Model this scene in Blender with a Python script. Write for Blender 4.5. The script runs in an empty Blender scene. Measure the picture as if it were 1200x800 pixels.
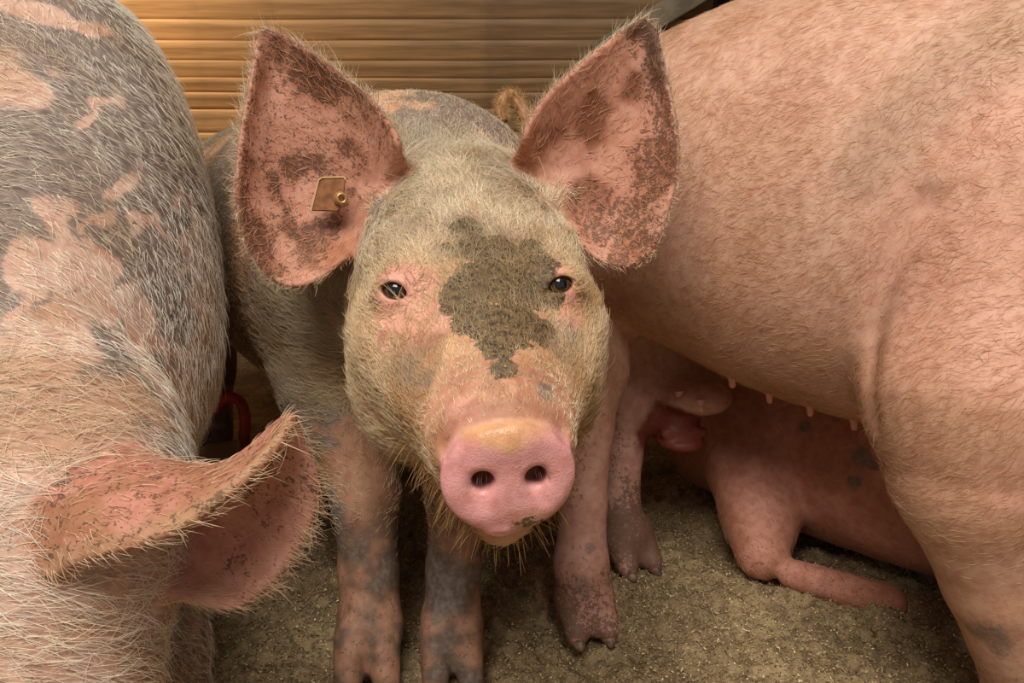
import bpy, math, random
import numpy as np
from mathutils import Vector
from mathutils.bvhtree import BVHTree

# ------------------------------------------------------------------ camera, sky, light, exposure
sc = bpy.context.scene
COL = sc.collection
CAM_Z, PITCH, FPX = 0.68, math.radians(13.5), 867.0
cam_d = bpy.data.cameras.new('camera')
cam_d.lens = 26.0; cam_d.sensor_width = 36.0; cam_d.clip_start = 0.02
cam = bpy.data.objects.new('camera', cam_d); COL.objects.link(cam)
cam.location = (0, 0, CAM_Z); cam.rotation_euler = (math.pi/2 - PITCH, 0, 0)
sc.camera = cam
sc.view_settings.view_transform = 'Standard'; sc.view_settings.look = 'None'
sc.view_settings.gamma = 1.0; sc.view_settings.use_curve_mapping = False
sc.view_settings.exposure = 0.0

world = bpy.data.worlds.new('overcast_sky'); sc.world = world
world.use_nodes = True
bg = world.node_tree.nodes['Background']
bg.inputs[0].default_value = (1.0, 0.95, 0.88, 1); bg.inputs[1].default_value = 0.28

def area_light(name, loc, target, size, size_y, power, color):
    l = bpy.data.lights.new(name, 'AREA'); l.shape = 'RECTANGLE'; l.size = size; l.size_y = size_y
    l.energy = power; l.color = color
    o = bpy.data.objects.new(name, l); COL.objects.link(o); o.location = loc
    o.rotation_euler = (Vector(target) - Vector(loc)).to_track_quat('-Z', 'Y').to_euler()
    return o
# daylight through the open side of the barn, behind and above the viewer
area_light('open_barn_side', (-0.3, -0.7, 2.6), (0.1, 0.95, 0.4), 1.5, 1.1, 90, (1.0, 0.95, 0.88))
def spot_light(name, loc, target, power, color, angle, r):
    l = bpy.data.lights.new(name, 'SPOT'); l.energy = power; l.color = color; l.shadow_soft_size = r
    l.spot_size = math.radians(angle); l.spot_blend = 0.9
    o = bpy.data.objects.new(name, l); COL.objects.link(o); o.location = loc
    o.rotation_euler = (Vector(target) - Vector(loc)).to_track_quat('-Z', 'Y').to_euler()
    return o
# shaded warm lamp hung under the roof in front of the board wall
spot_light('barn_lamp', (-1.8, 2.1, 1.6), (-1.2, 2.75, 1.25), 120, (1.0, 0.68, 0.36), 84, 0.06)

# ------------------------------------------------------------------ numpy helpers
S_, C_ = math.sin(PITCH), math.cos(PITCH)
def P(px, py, d):
    """a point measured on the photograph's sightline at distance d"""
    u = (px - 600.0)/FPX; v = (400.0 - py)/FPX
    return np.array([u*d, d*(C_ + v*S_), CAM_Z + d*(-S_ + v*C_)], np.float32)
def unit(v):
    v = np.asarray(v, np.float64); return (v/np.linalg.norm(v)).astype(np.float32)
def srgb(r, g, b):
    f = lambda c: (c/255/12.92) if c/255 <= 0.04045 else ((c/255 + 0.055)/1.055)**2.4
    return np.array([f(r), f(g), f(b)], np.float32)
def _hash(i, j, k, seed):
    h = (i.astype(np.int64)*374761393 + j.astype(np.int64)*668265263 + k.astype(np.int64)*2147483647 + seed*1274126177) & 0xffffffff
    h = ((h ^ (h >> 13))*1274126177) & 0xffffffff
    return ((h ^ (h >> 16)) & 0xffff).astype(np.float32)/65535.0
def vnoise(p, freq, seed=0):
    q = np.asarray(p, np.float32)*freq + 100.0
    i = np.floor(q).astype(np.int64); f = (q - i).astype(np.float32); f = f*f*(3 - 2*f)
    r = 0
    for a in (0, 1):
        for b in (0, 1):
            for c in (0, 1):
                w = (f[:, 0] if a else 1 - f[:, 0])*(f[:, 1] if b else 1 - f[:, 1])*(f[:, 2] if c else 1 - f[:, 2])
                r = r + w*_hash(i[:, 0]+a, i[:, 1]+b, i[:, 2]+c, seed)
    return r
def fbm(p, freq, seed=0, octv=3):
    r = 0; a = 0.5; t = 0
    for o in range(octv):
        r = r + a*vnoise(p, freq*2**o, seed + o*17); t += a; a *= 0.5
    return r/t
def sstep(a, b, x):
    t = np.clip((x - a)/(b - a), 0, 1); return t*t*(3 - 2*t)
def mixc(c, col, w):
    return c*(1 - w[:, None]) + np.asarray(col, np.float32)[None, :]*w[:, None]
def spline(pts, n):
    """Catmull-Rom through control rows, n samples"""
    p = np.asarray(pts, np.float64); m = len(p)
    t = np.linspace(0, m - 1, n); i = np.clip(t.astype(int), 0, m - 2); f = (t - i)[:, None]
    p0 = p[np.clip(i-1, 0, m-1)]; p1 = p[i]; p2 = p[i+1]; p3 = p[np.clip(i+2, 0, m-1)]
    return 0.5*((2*p1) + (p2-p0)*f + (2*p0-5*p1+4*p2-p3)*f*f + (3*p1-p0-3*p2+p3)*f**3)

# ------------------------------------------------------------------ implicit surfaces
class Field:
    def __init__(self): self.ops = []
    def add(self, fn, k=0.03): self.ops.append((fn, k, 1)); return self
    def sub(self, fn, k=0.01): self.ops.append((fn, k, -1)); return self
    def warp(self, fn): self.ops.append((fn, 0, 0)); return self
    def __call__(self, p):
        d = None
        for fn, k, m in self.ops:
            if m == 0: d = d + fn(p); continue
            e = fn(p)
            if d is None: d = e; continue
            if m > 0:
                h = np.maximum(k - np.abs(d - e), 0)/k
                d = np.minimum(d, e) - h*h*k*0.25
            else:
                e = -e; h = np.maximum(k - np.abs(d - e), 0)/k
                d = np.maximum(d, e) + h*h*k*0.25
        return d
def rcone(a, b, ra, rb):
    a = np.asarray(a, np.float32); b = np.asarray(b, np.float32); ab = b - a; L = float(ab @ ab)
    def f(p):
        t = np.clip(((p - a) @ ab)/L, 0, 1)
        q = p - a - t[:, None]*ab
        return np.sqrt(np.einsum('ij,ij->i', q, q)) - (ra + (rb - ra)*t)
    return f
def polyline(pts, r):
    fs = [rcone(a, b, r, r) for a, b in zip(pts[:-1], pts[1:])]
    def f(p):
        d = fs[0](p)
        for g in fs[1:]: d = np.minimum(d, g(p))
        return d
    return f
def chain(fld, pts, k=0.03, k_low=0.014):
    """pts: list of (xyz, r)"""
    for i, ((a, ra), (b, rb)) in enumerate(zip(pts[:-1], pts[1:])): fld.add(rcone(a, b, ra, rb), k if i < 2 else k_low)
def ellip(c, r, axes=None):
    c = np.asarray(c, np.float32); r = np.asarray(r, np.float32)
    A = np.eye(3, dtype=np.float32) if axes is None else np.asarray(axes, np.float32)   # rows = axes
    def f(p):
        q = ((p - c) @ A.T)/r
        k0 = np.sqrt(np.einsum('ij,ij->i', q, q)); q2 = q/r; k1 = np.sqrt(np.einsum('ij,ij->i', q2, q2)) + 1e-9
        return k0*(k0 - 1)/k1
    return f
def frame(F, up=(0, 0, 1), roll=0.0):
    F = unit(F); up = np.asarray(up, np.float32)
    N = unit(up - (up @ F)*F); R = np.cross(N, F)
    if roll:
        c, s = math.cos(roll), math.sin(roll); N, R = N*c + R*s, R*c - N*s
    return F, R.astype(np.float32), N.astype(np.float32)
def sweep(O, fr, table, e=2.2, n=160):
    """rows (s, cu, cn, width, top, bottom) along fr[0]"""
    O = np.asarray(O, np.float32); F, R, N = fr
    T = spline(table, n).astype(np.float32); T[:, 3:] = np.maximum(T[:, 3:], 0.004)
    s0, s1 = T[0, 0], T[-1, 0]
    def f(p):
        q = p - O; s = q @ F; u = q @ R; v = q @ N
        sc_ = np.clip(s, s0, s1)
        cu, cn, w, tp, bt = [np.interp(sc_, T[:, 0], T[:, j]).astype(np.float32) for j in range(1, 6)]
        u = np.abs(u - cu); v = v - cn; h = np.where(v > 0, tp, bt)
        r = (np.power(u/w, e) + np.power(np.abs(v)/h, e) + 1e-12)**(1/e)
        d = (r - 1)*np.minimum(w, h)
        ds = np.abs(s - sc_)
        return np.where(ds > 0, np.sqrt(np.maximum(d, 0)**2 + ds*ds) + np.minimum(d, 0)*(ds <= 0), d)
    return f
def sheet_field(G, thick):
    """G: (m,n,3) grid of points; thin sheet with a rounded rim, thick: (m,n) half thickness"""
    m, n = G.shape[:2]
    vs = [Vector(map(float, x)) for x in G.reshape(-1, 3)]
    fs = [(i*n + j, i*n + j + 1, (i+1)*n + j + 1, (i+1)*n + j) for i in range(m-1) for j in range(n-1)]
    bvh = BVHTree.FromPolygons(vs, fs)
    lo = G.reshape(-1, 3).min(0); hi = G.reshape(-1, 3).max(0)
    def f(p):
        box = np.sqrt((np.maximum(np.maximum(lo - p, p - hi), 0)**2).sum(1))
        out = (box + 0.05).astype(np.float32)
        near = np.nonzero(box < 0.03)[0]
        fn = bvh.find_nearest
        for i in near:
            x = p[i]
            r = fn((float(x[0]), float(x[1]), float(x[2])), 0.06)
            out[i] = (r[3] if r[3] is not None else 0.06) - thick
        return out
    return f
def axis_nodes(lo, hi, spans, coarse):
    """non-uniform grid nodes: fine spacing inside spans [(a,b,h)], coarse elsewhere"""
    x = lo; out = [lo]
    while x < hi:
        h = coarse
        for a, b, g in spans:
            dist = max(a - x, x - b, 0); h = min(h, g + 0.12*dist)
        x += h; out.append(x)
    while len(out) % 8: out.append(out[-1] + coarse)
    return np.array(out, np.float32)
def mesh_field(fld, X, Y, Z):
    nx, ny, nz = len(X), len(Y), len(Z); B = 8
    bx, by, bz = nx//B, ny//B, nz//B
    def centers(A, nb):
        a = A.reshape(nb, B); lo = a[:, 0]; hi = np.append(a[1:, 0], a[-1, -1]); return (lo + hi)/2, (hi - lo)/2
    cx, hx = centers(X, bx); cy, hy = centers(Y, by); cz, hz = centers(Z, bz)
    gx, gy, gz = np.meshgrid(cx, cy, cz, indexing='ij')
    hd = np.sqrt(hx[:, None, None]**2 + hy[None, :, None]**2 + hz[None, None, :]**2)
    dc = fld(np.stack([gx.ravel(), gy.ravel(), gz.ravel()], 1).astype(np.float32)).reshape(bx, by, bz)
    V = np.repeat(np.repeat(np.repeat(np.where(dc < 0, -1, 1).astype(np.float32), B, 0), B, 1), B, 2)
    sel = np.argwhere(np.abs(dc) < hd*1.5 + 0.012)
    V5 = V.reshape(bx, B, by, B, bz, B)
    CH = 400
    for c in range(0, len(sel), CH):
        s = sel[c:c+CH]; m = len(s); o = np.arange(B)
        xs = X[(s[:, 0, None]*B + o)]; ys = Y[(s[:, 1, None]*B + o)]; zs = Z[(s[:, 2, None]*B + o)]
        pts = np.empty((m, B, B, B, 3), np.float32)
        pts[..., 0] = xs[:, :, None, None]; pts[..., 1] = ys[:, None, :, None]; pts[..., 2] = zs[:, None, None, :]
        d = fld(pts.reshape(-1, 3)).reshape(m, B, B, B)
        V5[s[:, 0], :, s[:, 1], :, s[:, 2], :] = d
    V = V5.reshape(nx, ny, nz)
    # surface nets
    neg = V < 0
    cnt = np.zeros((nx-1, ny-1, nz-1), np.int8)
    for a in (0, 1):
        for b in (0, 1):
            for c in (0, 1): cnt += neg[a:nx-1+a, b:ny-1+b, c:nz-1+c]
    act = np.argwhere((cnt > 0) & (cnt < 8))
    I, J, K = act.T
    corner = {}
    for a in (0, 1):
        for b in (0, 1):
            for c in (0, 1): corner[a, b, c] = V[I+a, J+b, K+c]
    acc = np.zeros((len(act), 3)); num = np.zeros(len(act))
    for ax in range(3):
        for b in (0, 1):
            for c in (0, 1):
                k0 = [0, 0, 0]; k0[(ax+1) % 3] = b; k0[(ax+2) % 3] = c; k1 = list(k0); k1[ax] = 1
                v0 = corner[tuple(k0)]; v1 = corner[tuple(k1)]
                m = (v0 < 0) != (v1 < 0); t = np.where(m, v0/np.where(m, v0 - v1, 1), 0)
                for q in range(3):
                    A = (X, Y, Z)[q]; base = (I, J, K)[q]
                    pos = A[base + k0[q]] if q != ax else A[base] + t*(A[base+1] - A[base])
                    acc[:, q] += np.where(m, pos, 0)
                num += m
    verts = (acc/num[:, None]).astype(np.float32)
    idx = np.full(cnt.shape, -1, np.int32); idx[I, J, K] = np.arange(len(act))
    quads = []
    for ax in range(3):
        sl0 = [slice(None)]*3; sl1 = [slice(None)]*3; sl0[ax] = slice(0, -1); sl1[ax] = slice(1, None)
        a0 = neg[tuple(sl0)]; a1 = neg[tuple(sl1)]
        e = np.argwhere(a0 != a1)
        o1, o2 = (ax+1) % 3, (ax+2) % 3
        ok = (e[:, o1] > 0) & (e[:, o2] > 0) & (e[:, o1] < V.shape[o1]-1) & (e[:, o2] < V.shape[o2]-1); e = e[ok]
        fl = a0[tuple(e.T)]
        def g(d1, d2):
            q = e.copy(); q[:, o1] -= d1; q[:, o2] -= d2; return idx[tuple(q.T)]
        q = np.stack([g(1, 1), g(0, 1), g(0, 0), g(1, 0)], 1)
        q[~fl] = q[~fl][:, ::-1]
        quads.append(q)
    quads = np.concatenate(quads); quads = quads[(quads >= 0).all(1)]
    return verts, quads
def vnormals(v, q):
    fn = np.cross(v[q[:, 2]] - v[q[:, 0]], v[q[:, 3]] - v[q[:, 1]])
    n = np.zeros_like(v)
    for j in range(4):
        for c in range(3): n[:, c] += np.bincount(q[:, j], fn[:, c], len(v))
    return n/(np.linalg.norm(n, axis=1, keepdims=True) + 1e-12)
def relax(v, q, it=1, lam=0.4):
    for _ in range(it):
        s = np.zeros_like(v); c = np.zeros(len(v))
        for a, b in ((0, 1), (1, 2), (2, 3), (3, 0)):
            for k in range(3):
                s[:, k] += np.bincount(q[:, a], v[q[:, b], k], len(v)) + np.bincount(q[:, b], v[q[:, a], k], len(v))
            c += np.bincount(q[:, a], minlength=len(v)) + np.bincount(q[:, b], minlength=len(v))
        v = v + lam*(s/np.maximum(c, 1)[:, None] - v)
    return v.astype(np.float32)
def hit(fld, px, py, d0=0.35, d1=2.2):
    """where the sightline first meets a field: (distance, point)"""
    ds = np.linspace(d0, d1, 1500, dtype=np.float32)
    pts = P(px, py, 1.0) - np.array([0, 0, CAM_Z], np.float32)
    pts = np.array([0, 0, CAM_Z], np.float32) + ds[:, None]*pts
    v = fld(pts); i = np.argmax(v < 0)
    if v[i] >= 0: return None, None
    return float(ds[i]), pts[i]
def grad(fld, p, h=0.004):
    e = np.eye(3, dtype=np.float32)*h
    return unit(fld(np.concatenate([p + e, p - e]))[:3] - fld(np.concatenate([p + e, p - e]))[3:])

# ------------------------------------------------------------------ scene helpers
def link(name, data, parent=None):
    o = bpy.data.objects.new(name, data); COL.objects.link(o)
    if parent is not None: o.parent = parent
    return o
def tag(o, label=None, cat=None, group=None, kind=None):
    if label: o['label'] = label
    if cat: o['category'] = cat
    if group: o['group'] = group
    if kind: o['kind'] = kind
    return o
def raw_mesh(name, v, f, mats, smooth=True, attrs=None):
    me = bpy.data.meshes.new(name)
    if isinstance(f, np.ndarray):
        n = f.shape[1]
        me.vertices.add(len(v)); me.vertices.foreach_set('co', np.asarray(v, np.float32).ravel())
        me.loops.add(f.size); me.loops.foreach_set('vertex_index', f.astype(np.int32).ravel())
        me.polygons.add(len(f)); me.polygons.foreach_set('loop_start', np.arange(0, f.size, n, dtype=np.int32))
        me.update(calc_edges=True); me.validate()
    else:
        me.from_pydata([tuple(map(float, x)) for x in v], [], f); me.update()
    if smooth: me.polygons.foreach_set('use_smooth', np.ones(len(me.polygons), bool))
    for m in (mats if isinstance(mats, (list, tuple)) else [mats]): me.materials.append(m)
    for k, a in (attrs or {}).items():
        if a.ndim == 2:
            at = me.attributes.new(k, 'FLOAT_COLOR', 'POINT')
            at.data.foreach_set('color', np.concatenate([a, np.ones((len(a), 1))], 1).astype(np.float32).ravel())
        else:
            at = me.attributes.new(k, 'FLOAT', 'POINT'); at.data.foreach_set('value', a.astype(np.float32))
    return me
class NT:
    def __init__(self, name):
        self.m = bpy.data.materials.new(name); self.m.use_nodes = True
        self.t = self.m.node_tree; self.t.nodes.clear()
        self.out = self.n('ShaderNodeOutputMaterial')
    def n(self, typ, **kw):
        nd = self.t.nodes.new(typ)
        for k, v in kw.items():
            if k.startswith('i_'):
                key = k[2:].replace('_', ' ')
                key = int(key) if key.isdigit() else key
                s = nd.inputs[key]
                if isinstance(v, bpy.types.NodeSocket): self.t.links.new(v, s)
                else: s.default_value = v
            else: setattr(nd, k, v)
        return nd
    def l(self, a, b): self.t.links.new(a, b)
    def noise(self, vec, scale, detail=3, rough=0.55):
        return self.n('ShaderNodeTexNoise', i_Vector=vec, i_Scale=scale, i_Detail=detail, i_Roughness=rough).outputs['Fac']
    def ramp(self, fac, a, b):
        return self.n('ShaderNodeMapRange', interpolation_type='SMOOTHSTEP', i_Value=fac, i_From_Min=a, i_From_Max=b).outputs['Result']
    def math(self, op, a, b=0.0):
        return self.n('ShaderNodeMath', operation=op, i_0=a, i_1=b).outputs[0]
    def mix(self, f, a, b, mode='MIX'):
        nd = self.n('ShaderNodeMix', data_type='RGBA', blend_type=mode)
        for s, v in ((nd.inputs[0], f), (nd.inputs[6], a), (nd.inputs[7], b)):
            if isinstance(v, bpy.types.NodeSocket): self.t.links.new(v, s)
            else: s.default_value = v if not isinstance(v, np.ndarray) else (*map(float, v), 1)
        return nd.outputs[2]
def c4(c): return (float(c[0]), float(c[1]), float(c[2]), 1.0)

# ------------------------------------------------------------------ materials
def skin_material():
    t = NT('pig_skin')
    pos = t.n('ShaderNodeTexCoord').outputs['Object']
    col = t.n('ShaderNodeAttribute', attribute_name='col').outputs['Color']
    spk = t.n('ShaderNodeAttribute', attribute_name='speck').outputs['Fac']
    wet = t.n('ShaderNodeAttribute', attribute_name='wet').outputs['Fac']
    mot = t.noise(pos, 70, 4, 0.6)
    col = t.mix(t.ramp(mot, 0.35, 0.7), col, t.mix(1.0, col, (0.80, 0.70, 0.66, 1), 'MULTIPLY'))
    gry = t.n('ShaderNodeAttribute', attribute_name='grey').outputs['Fac']; mud = t.n('ShaderNodeAttribute', attribute_name='mud').outputs['Fac']
    rag = t.math('ADD', t.math('MULTIPLY', t.noise(pos, 60, 5, 0.65), 0.6), t.math('MULTIPLY', t.noise(pos, 260, 3, 0.6), 0.4))
    gm = t.n('ShaderNodeMapRange', interpolation_type='SMOOTHSTEP', i_Value=t.math('ADD', gry, t.math('MULTIPLY', t.math('SUBTRACT', rag, 0.5), 1.5)), i_From_Min=0.30, i_From_Max=0.80).outputs['Result']
    gcol = t.mix(t.ramp(t.noise(pos, 120, 4), 0.3, 0.7), c4(srgb(92, 82, 76)), c4(srgb(132, 118, 108)))
    col = t.mix(t.math('MULTIPLY', gm, 0.88), col, gcol)
    mm = t.n('ShaderNodeMapRange', interpolation_type='SMOOTHSTEP', i_Value=t.math('ADD', mud, t.math('MULTIPLY', t.math('SUBTRACT', rag, 0.5), 1.6)), i_From_Min=0.46, i_From_Max=0.56).outputs['Result']
    mcol = t.mix(t.ramp(t.noise(pos, 150, 4, 0.7), 0.35, 0.65), c4(srgb(62, 48, 34)), c4(srgb(122, 98, 68)))
    mcol = t.mix(t.math('MULTIPLY', t.ramp(t.noise(pos, 420, 2), 0.6, 0.68), 0.7), mcol, c4(srgb(176, 154, 104)))
    col = t.mix(mm, col, mcol)
    # clotted dirt flecks where the animal is dirty
    n1 = t.noise(pos, 150, 4, 0.65); n2 = t.noise(pos, 480, 2, 0.5)
    lvl = t.math('ADD', t.math('MULTIPLY', n1, 0.62), t.math('MULTIPLY', n2, 0.38))
    thr = t.math('SUBTRACT', 0.74, t.math('MULTIPLY', spk, 0.32))
    fl = t.n('ShaderNodeMapRange', interpolation_type='SMOOTHSTEP', i_Value=t.math('SUBTRACT', lvl, thr), i_From_Min=-0.01, i_From_Max=0.05).outputs['Result']
    dirt = t.mix(t.noise(pos, 160, 2), c4(srgb(64, 48, 38)), c4(srgb(118, 88, 66)))
    col = t.mix(t.math('MULTIPLY', fl, 0.78), col, dirt)
    fine = t.noise(pos, 900, 2, 0.5); pore = t.noise(pos, 380, 2, 0.5)
    hgt = t.math('ADD', t.math('MULTIPLY', fine, 0.25), t.math('ADD', t.math('MULTIPLY', pore, 0.5), t.math('ADD', t.math('MULTIPLY', fl, 0.7), t.math('ADD', t.math('MULTIPLY', wet, t.math('MULTIPLY', t.noise(pos, 620, 2, 0.5), 0.9)), t.math('MULTIPLY', mm, t.math('MULTIPLY', rag, 3.0))))))
    bmp = t.n('ShaderNodeBump', i_Strength=0.28, i_Distance=0.0022, i_Height=hgt).outputs['Normal']
    b = t.n('ShaderNodeBsdfPrincipled')
    t.l(col, b.inputs['Base Color']); t.l(bmp, b.inputs['Normal'])
    t.l(t.math('SUBTRACT', 0.62, t.math('MULTIPLY', wet, 0.34)), b.inputs['Roughness'])
    b.inputs['Specular IOR Level'].default_value = 0.35
    b.inputs['Subsurface Weight'].default_value = 0.14
    b.inputs['Subsurface Radius'].default_value = (1.0, 0.35, 0.2)
    b.inputs['Subsurface Scale'].default_value = 0.012
    thin = t.n('ShaderNodeAttribute', attribute_name='thin').outputs['Fac']
    tr = t.n('ShaderNodeBsdfTranslucent'); t.l(t.mix(0.4, col, c4(srgb(232, 160, 132))), tr.inputs[0])
    mx = t.n('ShaderNodeMixShader', i_0=t.math('MULTIPLY', thin, 0.28)); t.l(b.outputs[0], mx.inputs[1]); t.l(tr.outputs[0], mx.inputs[2])
    t.l(mx.outputs[0], t.out.inputs[0])
    return t.m
def simple(name, col, rough=0.6, metal=0.0, bump=None, spec=0.4, vary=None):
    t = NT(name); b = t.n('ShaderNodeBsdfPrincipled')
    pos = t.n('ShaderNodeTexCoord').outputs['Object']
    b.inputs['Roughness'].default_value = rough; b.inputs['Metallic'].default_value = metal
    b.inputs['Specular IOR Level'].default_value = spec
    if vary:
        t.l(t.mix(t.ramp(t.noise(pos, vary[1], 4), 0.35, 0.65), c4(col), c4(vary[0])), b.inputs['Base Color'])
    else: b.inputs['Base Color'].default_value = c4(col)
    if bump:
        t.l(t.n('ShaderNodeBump', i_Strength=bump[1], i_Distance=0.003, i_Height=t.noise(pos, bump[0], 4)).outputs['Normal'], b.inputs['Normal'])
    t.l(b.outputs[0], t.out.inputs[0]); return t.m
def hair_material():
    t = NT('pig_bristle'); b = t.n('ShaderNodeBsdfPrincipled')
    t.l(t.n('ShaderNodeAttribute', attribute_name='hair_colour').outputs['Color'], b.inputs['Base Color'])
    b.inputs['Roughness'].default_value = 0.45; b.inputs['Specular IOR Level'].default_value = 0.35
    tr = t.n('ShaderNodeBsdfTranslucent')
    t.l(t.n('ShaderNodeAttribute', attribute_name='hair_colour').outputs['Color'], tr.inputs[0])
    mx = t.n('ShaderNodeMixShader', i_0=0.3); t.l(b.outputs[0], mx.inputs[1]); t.l(tr.outputs[0], mx.inputs[2])
    t.l(mx.outputs[0], t.out.inputs[0]); return t.m
def wood_material():
    t = NT('barn_board'); b = t.n('ShaderNodeBsdfPrincipled')
    co = t.n('ShaderNodeTexCoord').outputs['Object']
    inf = t.n('ShaderNodeObjectInfo').outputs['Random']
    mp = t.n('ShaderNodeMapping', i_Vector=co, i_Scale=(1.2, 14, 26)).outputs[0]
    off = t.n('ShaderNodeVectorMath', operation='ADD', i_0=mp).outputs[0]
    sh = t.n('ShaderNodeCombineXYZ', i_X=t.math('MULTIPLY', inf, 50.0)); va = t.n('ShaderNodeVectorMath', operation='ADD', i_0=mp, i_1=sh.outputs[0]).outputs[0]
    g = t.noise(va, 3.0, 5, 0.6)
    col = t.mix(t.ramp(g, 0.3, 0.7), c4(srgb(136, 106, 72)), c4(srgb(172, 138, 98)))
    col = t.mix(t.math('MULTIPLY', inf, 0.35), col, c4(srgb(120, 96, 68)))
    col = t.mix(t.math('MULTIPLY', t.ramp(t.noise(co, 5.0, 4), 0.5, 0.75), 0.4), col, c4(srgb(96, 76, 54)))
    t.l(col, b.inputs['Base Color']); b.inputs['Roughness'].default_value = 0.55
    t.l(t.n('ShaderNodeBump', i_Strength=0.3, i_Distance=0.003, i_Height=g).outputs['Normal'], b.inputs['Normal'])
    t.l(b.outputs[0], t.out.inputs[0]); return t.m
def floor_material():
    t = NT('sawdust_bedding_floor'); b = t.n('ShaderNodeBsdfPrincipled')
    co = t.n('ShaderNodeTexCoord').outputs['Object']
    a = t.noise(co, 7, 4); g = t.noise(co, 260, 3, 0.6); h = t.noise(co, 55, 4, 0.65)
    col = t.mix(t.ramp(a, 0.35, 0.65), c4(srgb(134, 112, 82)), c4(srgb(172, 148, 110)))
    col = t.mix(t.math('MULTIPLY', t.ramp(h, 0.45, 0.62), 0.55), col, c4(srgb(84, 67, 48)))
    col = t.mix(t.math('MULTIPLY', t.ramp(g, 0.52, 0.7), 0.6), col, c4(srgb(196, 172, 130)))
    t.l(col, b.inputs['Base Color']); b.inputs['Roughness'].default_value = 0.9; b.inputs['Specular IOR Level'].default_value = 0.2
    hh = t.math('ADD', t.math('MULTIPLY', g, 0.5), h)
    t.l(t.n('ShaderNodeBump', i_Strength=0.8, i_Distance=0.008, i_Height=hh).outputs['Normal'], b.inputs['Normal'])
    t.l(b.outputs[0], t.out.inputs[0]); return t.m
def chip_material():
    t = NT('wood_shaving'); b = t.n('ShaderNodeBsdfPrincipled')
    t.l(t.n('ShaderNodeAttribute', attribute_name='col').outputs['Color'], b.inputs['Base Color'])
    b.inputs['Roughness'].default_value = 0.8
    t.l(b.outputs[0], t.out.inputs[0]); return t.m
M_SKIN, M_HAIR, M_WOOD, M_FLOOR, M_CHIP = skin_material(), hair_material(), wood_material(), floor_material(), chip_material()
M_DARK = simple('dark_board', srgb(52, 42, 32), 0.8, vary=(srgb(34, 28, 22), 6), bump=(40, 0.4))
M_TIMBER = simple('grey_timber', srgb(150, 134, 108), 0.7, vary=(srgb(112, 98, 78), 12), bump=(60, 0.4))
M_EYE_W = simple('eye_white', srgb(70, 48, 36), 0.12, spec=0.6)
M_EYE_I = simple('eye_iris', srgb(112, 78, 42), 0.08, spec=0.8, vary=(srgb(70, 46, 26), 300))
M_EYE_P = simple('eye_pupil', srgb(12, 12, 16), 0.04, spec=0.9)
M_TAG = simple('ear_tag_plastic', srgb(150, 98, 62), 0.35, vary=(srgb(112, 72, 46), 90), bump=(200, 0.15))
M_TAGRIM = simple('ear_tag_rim', srgb(196, 160, 116), 0.4)
M_BRASS = simple('ear_tag_stud', srgb(190, 146, 96), 0.3, 0.5)
M_HOLE = simple('stud_hole', srgb(30, 22, 16), 0.6)
M_TEAT = simple('teat_skin', srgb(226, 160, 146), 0.5, bump=(300, 0.2))
M_HOOF = simple('hoof_horn', srgb(150, 118, 92), 0.5, vary=(srgb(84, 66, 50), 60), bump=(150, 0.5))
M_RED = simple('red_glow_colour', srgb(206, 74, 30), 0.6, vary=(srgb(150, 48, 22), 20))  # saturated colour stands in for the dim red glow

# ------------------------------------------------------------------ fur
rng = np.random.default_rng(7)
def fur(name, parent, v, q, n, dens, length, direction, colour, lift=0.35, radius=0.00028, curl=0.25, jitter=0.35, npt=5, seed=1, clump=0.6):
    """bristles rooted on the mesh; dens per vertex in hairs/m2, length/colour per vertex arrays"""
    r = np.random.default_rng(seed)
    tri = np.concatenate([q[:, [0, 1, 2]], q[:, [0, 2, 3]]])
    a, b, c = v[tri[:, 0]], v[tri[:, 1]], v[tri[:, 2]]
    area = 0.5*np.linalg.norm(np.cross(b - a, c - a), axis=1)
    ex = area*dens[tri].mean(1)
    cnt = r.poisson(ex)
    ti = np.repeat(np.arange(len(tri)), cnt); m = len(ti)
    u1 = np.sqrt(r.random(m)); u2 = r.random(m)
    w = np.stack([1 - u1, u1*(1 - u2), u1*u2], 1).astype(np.float32)
    bl = lambda A: (A[tri[ti]]*(w[:, :, None] if A.ndim == 2 else w)).sum(1)
    root = bl(v); nn = bl(n); nn /= np.linalg.norm(nn, axis=1, keepdims=True)
    d = direction(root, nn)
    d = d + r.normal(0, jitter, d.shape) + clump*(np.stack([vnoise(root, 60, 3), vnoise(root, 60, 5), vnoise(root, 60, 9)], 1) - 0.5)
    d = d - (d*nn).sum(1, keepdims=True)*nn; d /= np.linalg.norm(d, axis=1, keepdims=True) + 1e-9
    L = bl(length)*np.exp(r.normal(0, 0.3, m)); lf = lift*np.exp(r.normal(0, 0.35, m))
    t = np.linspace(0, 1, npt)[None, :, None]
    side = np.cross(nn, d); bend = r.normal(0, curl, m)
    lf3 = lf[:, None, None]
    pts = root[:, None, :] - 0.0006*nn[:, None, :] + L[:, None, None]*(d[:, None, :]*t + nn[:, None, :]*lf3*(t - 0.55*t*t) + side[:, None, :]*bend[:, None, None]*t*t)
    hc = bl(colour)*np.exp(r.normal(0, 0.16, m))[:, None]
    return curves(name, parent, pts, hc, radius*np.exp(r.normal(0, 0.2, m)))
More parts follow.
